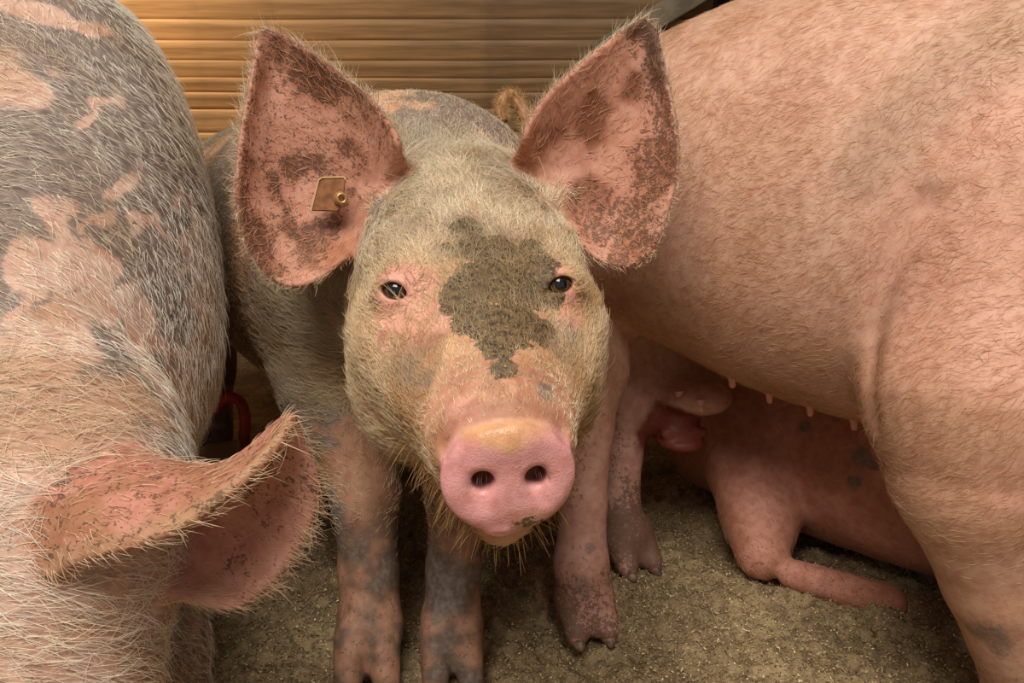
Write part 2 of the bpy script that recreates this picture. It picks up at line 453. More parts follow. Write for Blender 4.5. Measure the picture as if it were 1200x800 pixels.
def curves(name, parent, pts, hc, rad):
    m, npt = pts.shape[:2]
    cu = bpy.data.hair_curves.new(name)
    cu.add_curves([npt]*m)
    cu.attributes['position'].data.foreach_set('vector', pts.astype(np.float32).ravel()) if 'position' in cu.attributes else cu.position_data.foreach_set('vector', pts.astype(np.float32).ravel())
    ra = cu.attributes.get('radius') or cu.attributes.new('radius', 'FLOAT', 'POINT')
    ta = (1 - 0.8*np.linspace(0, 1, npt)**1.5)[None, :]
    ra.data.foreach_set('value', (np.asarray(rad)[:, None]*ta).astype(np.float32).ravel())
    ca = cu.attributes.new('hair_colour', 'FLOAT_COLOR', 'CURVE')
    ca.data.foreach_set('color', np.concatenate([np.clip(hc, 0, 1), np.ones((m, 1))], 1).astype(np.float32).ravel())
    cu.materials.append(M_HAIR)
    o = link(name, cu, parent); o['kind'] = 'stuff'
    return o
def flow(vecs):
    """constant comb direction"""
    vec = np.asarray(vecs, np.float32)
    return lambda p, n: np.repeat(vec[None], len(p), 0)

STRAW, CREAM, GREYH, GOLD = srgb(226, 204, 166), srgb(238, 224, 198), srgb(150, 140, 126), srgb(214, 170, 112)
PINK, GREY, MUD = srgb(222, 160, 136), srgb(128, 116, 106), srgb(74, 62, 48)
def finish_pig(obj_name, v, q, col, speck, wet, grey=None, mud=None, thin=None):
    z = np.zeros(len(v), np.float32)
    me = raw_mesh(obj_name, v, q, M_SKIN, True, {'col': np.clip(col, 0, 1), 'speck': np.clip(speck, 0, 1.2), 'wet': np.clip(wet, 0, 1), 'grey': z if grey is None else grey, 'mud': z if mud is None else mud, 'thin': z if thin is None else thin})
    return link(obj_name, me)
def near_spot(v, c, r, nz, amp=0.5):
    """soft irregular patch: 1 inside radius r (scalar or xyz) about c, ragged by noise nz"""
    d = np.sqrt((((v - np.asarray(c, np.float32))/np.asarray(r, np.float32))**2).sum(1))
    return sstep(1.12, 0.88, d + amp*(nz - 0.5)*2)
def soft_spot(v, c, r, nz, amp=0.4, warp=0.0):
    if warp: v = v + warp*(np.stack([fbm(v, 34, 81, 2), fbm(v, 34, 82, 2), fbm(v, 20, 83, 2)], 1) - 0.5)
    d = np.sqrt((((v - np.asarray(c, np.float32))/np.asarray(r, np.float32))**2).sum(1))
    return np.clip(1.5 - d - amp*(nz - 0.5)*2, 0, 1)
def trotter(fld, foot, fdir, r, k=0.012, hoof=None):
    """two toes and two dewclaws at a ground point"""
    f = unit((fdir[0], fdir[1], 0)); l = np.array([-f[1], f[0], 0], np.float32); up = np.array([0, 0, 1], np.float32)
    foot = np.asarray(foot, np.float32)
    for s in (-1, 1):
        a = foot + l*s*r*0.50 + up*r*1.5; b = foot + l*s*r*0.62 + f*r*1.05 + up*r*0.5
        fld.add(rcone(a, b, r*0.62, r*0.46), k)
        if hoof is not None: hoof.append((foot + l*s*r*0.62 + f*r*0.85 + up*r*0.42, foot + l*s*r*0.60 + f*r*1.5 + up*r*0.22, r))
        fld.add(rcone(foot + l*s*r*0.6 - f*r*0.7 + up*r*2.0, foot + l*s*r*0.75 - f*r*1.1 + up*r*1.25, r*0.32, r*0.2), k)
def hooves(parent, lst):
    for a, b, r in lst:
        fl = Field().add(rcone(a, b, r*0.47, r*0.2))
        lo = np.minimum(a, b) - r; hi = np.maximum(a, b) + r
        ax = [axis_nodes(lo[i], hi[i], [], r*0.14) for i in range(3)]
        v, q = mesh_field(fl, *ax); v[:, 2] = np.maximum(v[:, 2], -0.004)
        link('hoof', raw_mesh('hoof', v, q, M_HOOF), parent)

# ================================================================== THE SETTING
def grid_mesh(x0, x1, y0, y1, nx, ny, zf):
    xs = axis_nodes(x0, x1, [(-.7, 1.0, .0055)], .05); ys = axis_nodes(y0, y1, [(.6, 1.4, .0055)], .05); nx, ny = len(xs), len(ys)
    gx, gy = np.meshgrid(xs, ys, indexing='ij'); p = np.stack([gx.ravel(), gy.ravel(), 0*gx.ravel()], 1).astype(np.float32)
    p[:, 2] = zf(p)
    i, j = np.meshgrid(np.arange(nx-1), np.arange(ny-1), indexing='ij'); a = (i*ny + j).ravel()
    return p, np.stack([a, a + ny, a + ny + 1, a + 1], 1)
def floor_z(p):
    q = np.asarray(p, np.float32).copy(); q[:, 2] = 0
    return 0.030*(fbm(q, 9, 3, 3) - 0.5) + 0.030*(fbm(q, 40, 8, 2) - 0.5) + 0.010*(vnoise(q, 110, 9) - 0.5) - 0.006
fv, fq = grid_mesh(-3.2, 3.2, -2.5, 3.2, 420, 380, floor_z)
# finer grid in the part that shows
floor = link('floor', raw_mesh('floor', fv, fq, M_FLOOR)); tag(floor, kind='structure')

def chips(n, x0, x1, y0, y1, seed):
    r = np.random.default_rng(seed)
    c = np.stack([r.uniform(x0, x1, n), r.uniform(y0, y1, n), np.zeros(n)], 1).astype(np.float32)
    c[:, 2] = floor_z(c) + r.uniform(0.0, 0.004, n)
    L = r.uniform(0.0014, 0.0042, n)*np.where(r.random(n) < 0.03, 2.0, 1); W = r.uniform(0.001, 0.0022, n)
    a = r.uniform(0, 6.283, n); ti = r.normal(0, 0.5, n); rl = r.normal(0, 0.5, n)
    d = np.stack([np.cos(a)*np.cos(ti), np.sin(a)*np.cos(ti), np.sin(ti)], 1)
    s = np.stack([-np.sin(a)*np.cos(rl), np.cos(a)*np.cos(rl), np.sin(rl)], 1)
    v = np.stack([c - d*L[:, None]/2 - s*W[:, None]/2, c + d*L[:, None]/2 - s*W[:, None]/2, c + d*L[:, None]/2 + s*W[:, None]/2, c - d*L[:, None]/2 + s*W[:, None]/2], 1).reshape(-1, 3)
    pal = np.array([srgb(172, 146, 104), srgb(140, 116, 82), srgb(206, 182, 136), srgb(104, 84, 60), srgb(228, 208, 164)])
    cc = pal[r.choice(5, n, p=[.3, .28, .16, .2, .06])]*np.exp(r.normal(0, 0.15, n))[:, None]
    return v, np.arange(4*n).reshape(-1, 4), np.repeat(cc, 4, 0)
cv, cq, cc = chips(130000, -0.75, 1.0, 0.55, 1.75, 5)
o = link('bedding', raw_mesh('bedding', cv, cq, M_CHIP, False, {'col': np.clip(cc, 0, 1)}))
tag(o, 'loose brown sawdust and wood shavings strewn over the barn floor', 'bedding', kind='stuff')

def box(name, c, size, mat, parent=None, bevel=0.0, rot=None):
    import bmesh
    bm = bmesh.new(); bmesh.ops.create_cube(bm, size=1.0)
    for v in bm.verts: v.co = Vector((v.co.x*size[0], v.co.y*size[1], v.co.z*size[2]))
    if bevel: bmesh.ops.bevel(bm, geom=list(bm.edges), offset=bevel, segments=2, affect='EDGES', profile=0.5)
    me = bpy.data.meshes.new(name); bm.to_mesh(me); bm.free(); me.materials.append(mat)
    o = link(name, me, parent); o.location = c
    if rot: o.rotation_euler = rot
    return o
WY = 2.75
wall = box('wall_back', (-0.36, WY + 0.06, 1.25), (4.6, 0.03, 2.5), M_DARK); tag(wall, kind='structure')
# horizontal boards, one object each; heights as the photograph shows them, plain beyond
edges = [2.42, 2.25, 2.08, 1.91, 1.75, 1.58, 1.45, 1.34, 1.248, 1.168, 1.099, 1.033, 0.975, 0.926, 0.87, 0.79, 0.70, 0.60, 0.49, 0.37, 0.24, 0.10]
def slat_mesh(h):
    """board with a rounded nose at the top and a sloping face, tucked under the one above"""
    prof = [(0.03, h*0.5), (-0.012, h*0.5), (-0.022, h*0.47), (-0.026, h*0.40), (-0.014, h*0.1), (-0.004, -h*0.30), (0.0, -h*0.44), (0.012, -h*0.5), (0.03, -h*0.5)]
    xs = np.linspace(-2.25, 2.2, 30); v = []; f = []
    for x in xs:
        wob = 0.0025*math.sin(x*3.1 + h*90) + 0.0015*math.sin(x*9.0 + h*40)
        for y, z in prof: v.append((x, y + wob, z + wob*0.6))
    n = len(prof)
    for i in range(len(xs)-1):
        for j in range(n-1): f.append((i*n+j, i*n+j+1, (i+1)*n+j+1, (i+1)*n+j))
    f.append(tuple(range(n))[::-1]); f.append(tuple((len(xs)-1)*n + k for k in range(n)))
    me = bpy.data.meshes.new('slat'); me.from_pydata(v, [], [t[::-1] for t in f]); me.update()
    me.polygons.foreach_set('use_smooth', np.ones(len(me.polygons), bool)); me.materials.append(M_WOOD); return me
for a, b in zip(edges[:-1], edges[1:]):
    o = link('slat', slat_mesh(a - b), wall)
    o.location = (0.0, -0.045, (a + b)/2 - 1.25)
for nm, c, s in (('wall_left', (-2.62, 1.0, 1.25), (0.06, 3.6, 2.5)), ('wall_right', (1.9, 1.0, 1.25), (0.06, 3.6, 2.5))):
    tag(box(nm, c, s, M_DARK), kind='structure')
tag(box('ceiling', (-0.36, 1.4, 2.55), (4.6, 2.8, 0.06), M_DARK), kind='structure')
# diagonal brace and rails in the dark corner
pa, pb = P(700, 62, 2.46), P(905, -60, 2.46)
mid = (pa + pb)/2; ang = math.atan2(pb[2] - pa[2], pb[0] - pa[0])
o = box('diagonal_brace', tuple(map(float, mid)), (float(np.linalg.norm(pb - pa)), 0.05, 0.075), M_TIMBER, None, 0.006, (0, -ang, 0))
tag(o, 'grey diagonal timber brace in front of the board wall', 'beam')
o = box('dark_post', tuple(map(float, P(862, -10, 2.56))), (0.16, 0.10, 2.5), M_DARK, None, 0.01); o.location.z = 1.25
tag(o, 'dark upright post in the shadowed wall corner', 'post')
o = box('wood_block', (-0.63, 1.50, 0.035), (0.075, 0.12, 0.085), M_WOOD, None, 0.006, (0, 0, 0.3))
tag(o, 'short wooden block on the floor in the dark gap', 'block')
def tube(name, pts, r, mat, parent=None, seg=12, n=36):
    S = spline(np.array(pts), n); vs, fs = [], []
    for i, p_ in enumerate(S):
        F_, R_, N_ = frame(S[min(i+1, n-1)] - S[max(i-1, 0)], (0.3, 1, 0.1))
        for j in range(seg):
            a = 2*math.pi*j/seg; vs.append(p_ + (R_*math.cos(a) + N_*math.sin(a))*r)
    for i in range(n-1):
        for j in range(seg): a = i*seg + j; c = i*seg + (j+1) % seg; fs.append((a, c, c+seg, a+seg))
    fs.append(tuple(range(seg))[::-1]); fs.append(tuple((n-1)*seg + j for j in range(seg)))
    return link(name, raw_mesh(name, np.array(vs, np.float32), fs, mat), parent)
o = tube('red_glow_tube', [P(250, 480, 1.75), P(266, 466, 1.75), P(281, 470, 1.75), P(287, 490, 1.75), P(286, 515, 1.75), P(285, 538, 1.75)], .013, M_RED)  # tube added in place of a faint red glow
tag(o, 'added red bent tube standing in for a dim glow in the dark gap between two pigs', 'pipe')
# ================================================================== PIG FACING THE VIEWER
HS = 0.92
def PC(px, py, d): return P(px, py, d*HS)
def ear_sheet(rows, conv, m=26, n=15):
    """rows: (ax, ay, da, bx, by, db, cup) from root to tip -> (m,n,3) grid, hollow side to the viewer"""
    T = spline(rows, m); v = np.linspace(0, 1, n); G = np.zeros((m, n, 3), np.float32)
    for i, (ax, ay, da, bx, by, db, cup) in enumerate(T):
        for j, w in enumerate(v):
            G[i, j] = conv(ax + (bx-ax)*w, ay + (by-ay)*w, da + (db-da)*w + cup*(1 - (2*w-1)**2))
    return G
def sheet_mask(v, n, G, dist, toward):
    """(on sheet, inner side, edge closeness, across 0..1, along 0..1)"""
    m, k = G.shape[:2]; flat = G.reshape(-1, 3)
    from mathutils.kdtree import KDTree
    kd = KDTree(len(flat))
    for i, x in enumerate(flat): kd.insert(Vector(map(float, x)), i)
    kd.balance()
    lo = flat.min(0) - 0.02; hi = flat.max(0) + 0.02
    near = np.nonzero(((v > lo) & (v < hi)).all(1))[0]
    on = np.zeros(len(v), np.float32); inner = on.copy(); across = on.copy() + 0.5; along = on.copy()
    du = np.gradient(G, axis=0); dv = np.gradient(G, axis=1); N = np.cross(du, dv); N /= np.linalg.norm(N, axis=2, keepdims=True) + 1e-9
    N = N.reshape(-1, 3); sgn = np.sign((N*(np.asarray(toward) - flat)).sum(1)); sgn[sgn == 0] = 1; N = N*(np.sign(sgn.sum()) or 1)
    for i in near:
        co, ix, d = kd.find(Vector(map(float, v[i])))
        if d < dist:
            on[i] = 1 - sstep(0.6, 1.0, np.float32(d/dist)); across[i] = (ix % k)/(k-1); along[i] = (ix//k)/(m-1)
            inner[i] = on[i]*float(sstep(-0.2, 0.3, np.float32(n[i] @ N[ix])))
    return on, inner, across, along
CAMP = np.array([0, 0, CAM_Z], np.float32)

hb = np.array([-0.060, 0.929, 0.547], np.float32)           # middle of the skull's rear
sn = PC(597, 562, 0.64)                                      # middle of the snout disc
hF, hR, hN = frame(sn - hb, roll=math.radians(-2.0))
HL = float(np.linalg.norm(sn - hb))
def hp(s, r, n): return hb + hF*s + hR*r + hN*n
cf = Field()
bodyF = frame((-0.52, 0.85, 0))
cf.add(sweep((-0.13, 1.05, 0), bodyF, [(-0.16, 0, .55, .05, .07, .06), (-0.12, 0, .55, .13, .15, .12), (-0.06, 0, .54, .175, .205, .17), (0.02, 0.01, .53, .19, .232, .21), (.15, 0.02, .53, .205, .238, .24),
       (.4, 0.02, .53, .225, .24, .24), (.7, 0.01, .54, .235, .225, .22), (.9, 0, .55, .21, .19, .2), (1.0, 0, .56, .13, .13, .15), (1.05, 0, .57, .03, .03, .04)]), 0.05)
cf.add(rcone((-0.12, 1.06, .56), hb - hF*0.02 + hN*0.0, 0.19, 0.135), 0.08)
k = HS
cf.add(sweep(hb, (hF, hR, hN), [(-.08*k, 0, 0, .10*k, .12*k, .12*k), (-.04*k, 0, 0, .125*k, .148*k, .15*k), (0.02*k, 0, 0, .135*k, .156*k, .165*k), (.08*k, 0, 0, .141*k, .150*k, .168*k), (.14*k, 0, 0, .143*k, .132*k, .165*k),
       (.20*k, 0, 0, .136*k, .108*k, .152*k), (.26*k, 0, 0, .116*k, .084*k, .128*k), (.31*k, 0, 0, .094*k, .068*k, .102*k), (.36*k, 0, 0, .076*k, .058*k, .080*k), (.40*k, 0, 0, .064*k, .046*k, .064*k), (.425*k, 0, 0, .052*k, .036*k, .052*k)], e=2.25), 0.05)
for sgn_ in (-1, 1):      # jowl, cheekbone, brow
    cf.add(ellip(hp(.15*k, sgn_*.085*k, -.07*k), (.11*k, .058*k, .08*k), (hF, hR, hN)), 0.05)
    cf.add(rcone(hp(.135*k, sgn_*.092*k, .088*k), hp(.205*k, sgn_*.080*k, .083*k), .020*k, .017*k), 0.03)
    cf.add(rcone(hp(.20*k, sgn_*.098*k, .02*k), hp(.30*k, sgn_*.066*k, .0*k), .028*k, .02*k), 0.04)
# muzzle ridge, chin
cf.add(rcone(hp(.2*k, 0, .075*k), hp(.40*k, 0, .022*k), .034*k, .032*k), 0.05)
cf.add(rcone(hp(.30*k, 0, -.062*k), hp(.412*k, -0.004, -.066*k), .040*k, .026*k), 0.03)
cf.add(ellip(hp(.412*k, 0.004, -.060*k), (.018*k, .026*k, .013*k), (hF, hR, hN)), 0.012)
# fold of skin behind the snout disc
cf.add(ellip(hp(.392*k, 0, .024*k), (.012*k, .050*k, .026*k), (hF, hR, hN)), 0.014)
# front legs
chain(cf, [((-.27, 1.10, .50), .115), ((-.245, 1.02, .36), .075), ((-.205, .955, .235), .046), ((-.200, .93, .13), .040), ((-.195, .90, .06), .043), ((-.195, .885, .03), .036)], 0.05)
chain(cf, [((-.03, 1.06, .46), .10), ((-.065, .985, .33), .06), ((-.078, .955, .235), .040), ((-.082, .935, .13), .037), ((-.083, .905, .06), .040), ((-.083, .89, .03), .034)], 0.05)
trotter(cf, (-.195, .875, 0), (.15, -1), .040)
trotter(cf, (-.083, .88, 0), (.15, -1), .038)
for x, y in ((-.72, 1.70), (-.43, 1.86)):
    chain(cf, [((x, y, .42), .11), ((x - .02, y + .05, .2), .05), ((x, y, .04), .04)], 0.05)
# snout disc and nostrils
dF, dR, dN = frame(unit(hF + 0.22*hN), hN)
dc = hp(HL - 0.002, 0, -0.001)
cf.add(ellip(dc - dF*0.004, (.0125, .0555, .0455), (dF, dR, dN)), 0.005)
cf.add(ellip(dc - dN*.0465 - dF*.001 - dR*.008, (.0105, .0135, .0052), (dF, dR, dN)), .003)
cf.add(ellip(dc - dN*.012 - dF*0.004, (.0120, .047, .0365), (dF, dR, dN)), 0.008)
for sgn_ in (-1, 1):
    a = dc + dR*sgn_*.0225 + dN*.002
    cf.sub(rcone(a + dF*.02, a - dF*.02 - dR*sgn_*.003, .0104, .0072), 0.007)
    cf.sub(rcone(a + dF*.0165 + dR*sgn_*.002, a + dF*.0155 + dR*sgn_*.021 - dN*.002, .0062, .003), 0.008)
    cf.sub(ellip(a + dF*.012 - dN*.011 + dR*sgn_*.004, (.006, .010, .013), (dF, dR, dN)), 0.01)
cf.sub(rcone(dc - dN*.0475 + dF*.004 - dR*.045, dc - dN*.0475 + dF*.006 + dR*.045, .0022, .0022), 0.006)   # lip line
def snout_wrinkles(p):
    q = p - hb; s = q @ hF; n = q @ hN
    w = np.exp(-((s - .372*k)/(.018*k))**2)*sstep(.0, .02, n)
    return -0.0022*w*np.sin(s*560 + 500*(q @ hR)**2)
cf.warp(snout_wrinkles)
for dz, rr in ((.0, .0030), (.013, .0018)):
    arc = [hit(cf, a_, b_ - dz*900, .45, 1.2)[1] for a_, b_ in ((519, 532), (533, 513), (556, 498), (588, 490), (620, 490), (648, 499), (664, 514))]
    cf.sub(polyline(spline(arc, 28), rr), .007)
# eyes
EYES = []
for px, py, out in ((463, 340, -1), (656, 333, 1)):
    dd, hpnt = hit(cf, px, py, 0.5, 1.2)
    g = grad(cf, hpnt); tc = unit(CAMP - hpnt)
    look = unit(0.55*g + 0.75*tc)
    c = hpnt - look*0.0085
    EYES.append((c, look, out))
for c, look, out in EYES:
    eF, eR, eN = frame(look, hN)
    cf.add(ellip(c + look*0.001, (.0175, .0215, .0185), (eF, eR, eN)), 0.016)
    tilt = unit(eR + 0.18*out*eN); tn = unit(np.cross(eF, tilt))
    cf.sub(ellip(c + look*.014 - eN*.001, (.016, .0122, .0074), (eF, tilt, tn)), 0.004)
    cf.sub(rcone(c - eR*out*.012 + look*.017 - eN*.006, c - eR*out*.017 + look*.017 - eN*.008, .0022, .0015), 0.004)
# ears
EAR_A = ear_sheet([(490, 210, .945, 445, 290, .945, .01), (470, 186, .885, 408, 300, .895, .03), (467, 166, .862, 372, 326, .880, .052), (452, 139, .86, 336, 333, .870, .058), (428, 112, .86, 302, 306, .86, .055), (400, 90, .86, 283, 258, .85, .045),
                   (372, 69, .855, 279, 205, .845, .033), (345, 51, .85, 286, 140, .845, .022), (326, 41, .845, 297, 85, .845, .010), (315, 37, .845, 303, 42, .845, .0)], PC)
EAR_B = ear_sheet([(590, 205, .955, 650, 275, .955, .01), (611, 176, .90, 683, 287, .915, .03), (615, 158, .882, 703, 303, .90, .05), (625, 136, .88, 738, 311, .89, .055), (647, 108, .875, 765, 288, .88, .052), (676, 82, .87, 782, 242, .87, .043),
                   (702, 60, .865, 793, 195, .865, .032), (727, 41, .86, 790, 140, .86, .02), (744, 29, .855, 778, 85, .855, .010), (755, 25, .855, 768, 38, .855, .0)], PC)
cf.add(rcone(hp(-.02*k, -.085*k, .09*k), PC(436, 240, .948), .040, .026), 0.03)
cf.add(rcone(hp(-.02*k, .085*k, .09*k), PC(655, 225, .958), .040, .026), 0.03)
cf.add(sheet_field(EAR_A, 0.0036), 0.012)
cf.add(sheet_field(EAR_B, 0.0036), 0.012)
X = axis_nodes(-1.08, 0.24, [(-.32, .22, .0031)], .014)
Y = axis_nodes(0.50, 2.12, [(.52, .86, .0031)], .016)
Z = axis_nodes(-0.03, 0.86, [(.36, .82, .0031), (0.0, .36, .0055)], .012)
v, q = mesh_field(cf, X, Y, Z)
n = vnormals(v, q)
# --- colouring (pigment, bare skin, dried mud, shade painted on shoulder and front legs)
rel = v - hb; hs, hr, hn = rel @ hF, rel @ hR, rel @ hN
f1 = fbm(v, 22, 1); f2 = fbm(v, 60, 2); f3 = fbm(v, 9, 4)
onA, inA, acA, alA = sheet_mask(v, n, EAR_A, .014, CAMP)
onB, inB, acB, alB = sheet_mask(v, n, EAR_B, .014, CAMP)
onE = np.maximum(onA, onB); inE = np.maximum(inA, inB)
head = sstep(-.10, -.02, hs)*(np.abs(hr) < .3)*sstep(-.20, -.16, hn)
col = mixc(np.repeat(srgb(212, 164, 130)[None], len(v), 0), srgb(194, 146, 108), sstep(.4, .62, f1))
def at(px, py): return hit(cf, px, py, .45, 1.6)[1]
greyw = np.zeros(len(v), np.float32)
for px, py, r in ((560, 130, .10), (500, 150, .07), (620, 150, .06), (400, 355, .035), (300, 200, .16), (335, 350, .09), (345, 470, .07), (390, 600, .035), (520, 690, .035), (480, 432, .022), (658, 412, .024), (668, 395, .018), (520, 300, .013), (502, 444, .014), (640, 460, .012)):  # shoulder and front-leg spots paint in the shade of head and ears
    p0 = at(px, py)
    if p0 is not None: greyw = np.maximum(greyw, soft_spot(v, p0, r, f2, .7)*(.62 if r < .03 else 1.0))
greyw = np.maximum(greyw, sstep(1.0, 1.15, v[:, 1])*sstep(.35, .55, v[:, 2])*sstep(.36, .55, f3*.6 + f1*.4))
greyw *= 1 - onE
col = mixc(col, srgb(158, 134, 108), head*sstep(.03, .09, hn)*sstep(.26*k, .14*k, hs)*(1 - onE)*.75)
pinkw = np.zeros(len(v), np.float32)
for px, py, r in ((470, 318, .020), (490, 335, .020), (465, 372, .028), (500, 385, .026), (640, 318, .016), (640, 345, .014), (664, 365, .020), (540, 480, .018)):
    pinkw = np.maximum(pinkw, near_spot(v, at(px, py), r, f2, .5))
col = mixc(col, srgb(224, 162, 148), pinkw*.75)
stain = np.zeros(len(v), np.float32)
for px, py, r in ((590, 452, .030), (600, 488, .012), (560, 496, .010), (535, 515, .010), (645, 497, .010), (545, 445, .022), (640, 440, .020), (470, 470, .03), (450, 420, .03), (560, 480, .016), (525, 500, .016), (420, 440, .03), (505, 400, .014), (640, 480, .016)):
    stain = np.maximum(stain, soft_spot(v, at(px, py), r, f2, .9)*(f2 > .3))
col = mixc(col, srgb(140, 98, 66), stain*.62)
mudw = np.zeros(len(v), np.float32)
for px, py, r in ((545, 268, .020), (560, 290, .026), (590, 290, .024), (575, 330, .042), (540, 345, .026), (612, 335, .034), (590, 380, .036), (615, 375, .024), (555, 372, .024), (632, 312, .022), (640, 345, .020), (622, 290, .016), (632, 395, .016), (585, 408, .017), (520, 290, .008), (592, 432, .014), (640, 385, .014)):
    mudw = np.maximum(mudw, soft_spot(v, at(px, py), r*.9, f1, .3))
mudw *= (1 - onE)
legd = sstep(.30, .16, v[:, 2])*sstep(.34, .58, f1*.6 + f2*.4)
col = mixc(col, srgb(158, 116, 94), (1 - head)*sstep(.50, .36, v[:, 2])*(1 - onE)*.8)  # shoulder and legs browned, shade below the head put into the colour
col = mixc(col, srgb(86, 72, 58), legd*.85)
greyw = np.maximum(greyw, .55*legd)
# snout
dq = v - dc; ds, dr_, dn_ = dq @ dF, dq @ dR, dq @ dN
disc = sstep(1.10, 1.0, np.sqrt((dr_/.0585)**2 + (dn_/.0485)**2))*sstep(-.016, -.009, ds)
col = mixc(col, srgb(228, 164, 160), disc)
col = mixc(col, srgb(218, 172, 112), disc*sstep(.024, .042, dn_ + .02*(f2 - .5) - .12*np.abs(dr_)*1.2)*.75)
col = mixc(col, srgb(206, 138, 122), sstep(.34*k, .375*k, hs)*sstep(.0, .02, hn)*(1 - disc)*.30)
grub = near_spot(v, dc + dR*.014 - dN*.036 + dF*.008, (.022, .02, .010), f2, .8)
mudw = np.maximum(mudw, soft_spot(v, dc + dR*.016 - dN*.037 + dF*.006, (.022, .02, .008), f2, .6)*.55); col = mixc(col, srgb(196, 140, 104), grub*.5)
for sgn_ in (-1, 1):
    nost = near_spot(v, dc + dR*sgn_*.0225 + dN*.002 - dF*.006, (.010, .012, .009), f2, .1)
    col = mixc(col, srgb(96, 58, 58), nost*.8)
# ears
earc = mixc(np.repeat(srgb(230, 174, 150)[None], len(v), 0), srgb(198, 136, 106), sstep(.35, .65, f1))
col = col*(1 - inE[:, None]) + earc*inE[:, None]
col = mixc(col, srgb(186, 150, 126), np.clip(onE - inE, 0, 1)*.8)
dirtE = inA*np.clip(.40 + sstep(.1, .5, alA)*.22 - .35*sstep(.55, .8, acA)*sstep(.35, .1, alA) + .5*sstep(.42, .62, f1)*(alA > .2) + .2*sstep(.8, .95, np.abs(2*acA - 1)), 0, .95) + inB*np.clip(.36 + .42*sstep(.40, .85, acB) - .3*sstep(.3, .1, alB) + .45*sstep(.6, .9, alB) + .3*sstep(.42, .6, f1), 0, .95)
brown = np.clip(inA*sstep(.45, .62, f1)*sstep(.2, .4, alA) + inB*sstep(.45, .6, f1)*sstep(.15, .4, alB)*sstep(.75, .45, acB), 0, 1)
col = mixc(col, srgb(138, 86, 60), brown*.75)
tipd = inB*sstep(.78, .95, alB + .35*(f2 - .5)) + inA*sstep(.9, 1.02, alA + .3*(f2 - .5))*.6
col = mixc(col, srgb(84, 72, 62), np.clip(tipd, 0, 1)*.85)
speck = np.clip(.95*dirtE + .35*head*(1 - onE)*(1 - disc)*sstep(.4, .7, f3) + .55*sstep(.35, .1, v[:, 2]) - disc, 0, 1.1)
wet = disc*1.0
for c, look, out in EYES: wet = np.maximum(wet, sstep(.020, .015, np.linalg.norm(v - c, axis=1))*.5); 
for c, look, out in EYES: col = mixc(col, srgb(70, 40, 34), sstep(.0195, .0165, np.linalg.norm(v - c, axis=1))*.85)
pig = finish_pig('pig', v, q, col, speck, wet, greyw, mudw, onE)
tag(pig, 'pig facing the viewer with upright pink ears and mud on its forehead', 'pig', 'pigs in the barn')
for c, look, out in EYES:
    eF, eR, eN = frame(look, (0, 0, 1)); nu, nv = 28, 20; vs, fs, mi = [], [], []
    vs.append(look*.0148)
    for i in range(1, nv):
        th = math.pi*i/nv; r = .0142 + .0006*max(0, math.cos(th*1.6))
        for j in range(nu):
            ph = 2*math.pi*j/nu; vs.append(eF*r*math.cos(th) + (eR*math.cos(ph) + eN*math.sin(ph))*r*math.sin(th))
    vs.append(-look*.0142); last = len(vs) - 1
    for j in range(nu): fs.append((0, 1 + j, 1 + (j+1) % nu)); mi.append(2)
    for i in range(nv-2):
        for j in range(nu):
            a = 1 + i*nu + j; b = 1 + i*nu + (j+1) % nu; fs.append((a, a + nu, b + nu, b)); mi.append(2 if i < 2 else (1 if i < 4 else 0))
    for j in range(nu): fs.append((last, 1 + (nv-2)*nu + (j+1) % nu, 1 + (nv-2)*nu + j)); mi.append(0)
    me = raw_mesh('eye', np.array(vs), [tuple(f) for f in fs], [M_EYE_W, M_EYE_I, M_EYE_P]); me.polygons.foreach_set('material_index', np.array(mi, np.int32))
    o = link('eye', me, pig); o.location = tuple(map(float, c)); tag(o, 'dark brown glossy eye')
# ear tag: a thin plastic flag and a metal stud
tc = PC(386, 228, .888); tn = unit(CAMP - tc + np.array([-.1, 0, 0.05])); tF, tR, tN = frame(tn)
def plate(name, pts, th, mat, parent, bev=.0012):
    import bmesh
    bm = bmesh.new(); vsx = [bm.verts.new(Vector(map(float, tR*a + tN*b))) for a, b in pts]; f = bm.faces.new(vsx)
    ex = bmesh.ops.extrude_face_region(bm, geom=[f]); 
    for e in ex['geom']:
        if isinstance(e, bmesh.types.BMVert): e.co += Vector(map(float, tF*th))
    bmesh.ops.recalc_face_normals(bm, faces=bm.faces); bmesh.ops.bevel(bm, geom=list(bm.edges), offset=bev, segments=2, affect='EDGES')
    me = bpy.data.meshes.new(name); bm.to_mesh(me); bm.free(); me.materials.append(mat); o = link(name, me, parent); return o
flag_pts = [(-.0205, -.0175), (-.0105, .016), (-.007, .0185), (.0165, .019), (.0185, .016), (.0165, -.001), (.011, -.0165), (.008, -.0185)]
ft = plate('ear_tag', flag_pts, .0022, M_TAG, pig); ft.location = tuple(map(float, tc)); tag(ft, 'brown plastic ear tag with metal stud')
n_ = len(flag_pts); rim_v, rim_f = [], []
for i in range(n_):
    a = np.array(flag_pts[i]); b = np.array(flag_pts[(i+1) % n_])
    if i not in (0, 1, 2, 3): continue
    dvec = (b - a)/np.linalg.norm(b - a); nrm = np.array([-dvec[1], dvec[0]])*.0008
    base = len(rim_v)
    for w2 in (a - nrm, b - nrm, b + nrm, a + nrm):
        for hgt in (.0018, .0034): rim_v.append(tR*w2[0] + tN*w2[1] + tF*hgt)
    rim_f += [(base+1, base+3, base+5, base+7), (base, base+1, base+3, base+2), (base+2, base+3, base+5, base+4), (base+4, base+5, base+7, base+6), (base+6, base+7, base+1, base)]
link('rim', raw_mesh('rim', np.array(rim_v), rim_f, M_TAGRIM, False), ft)
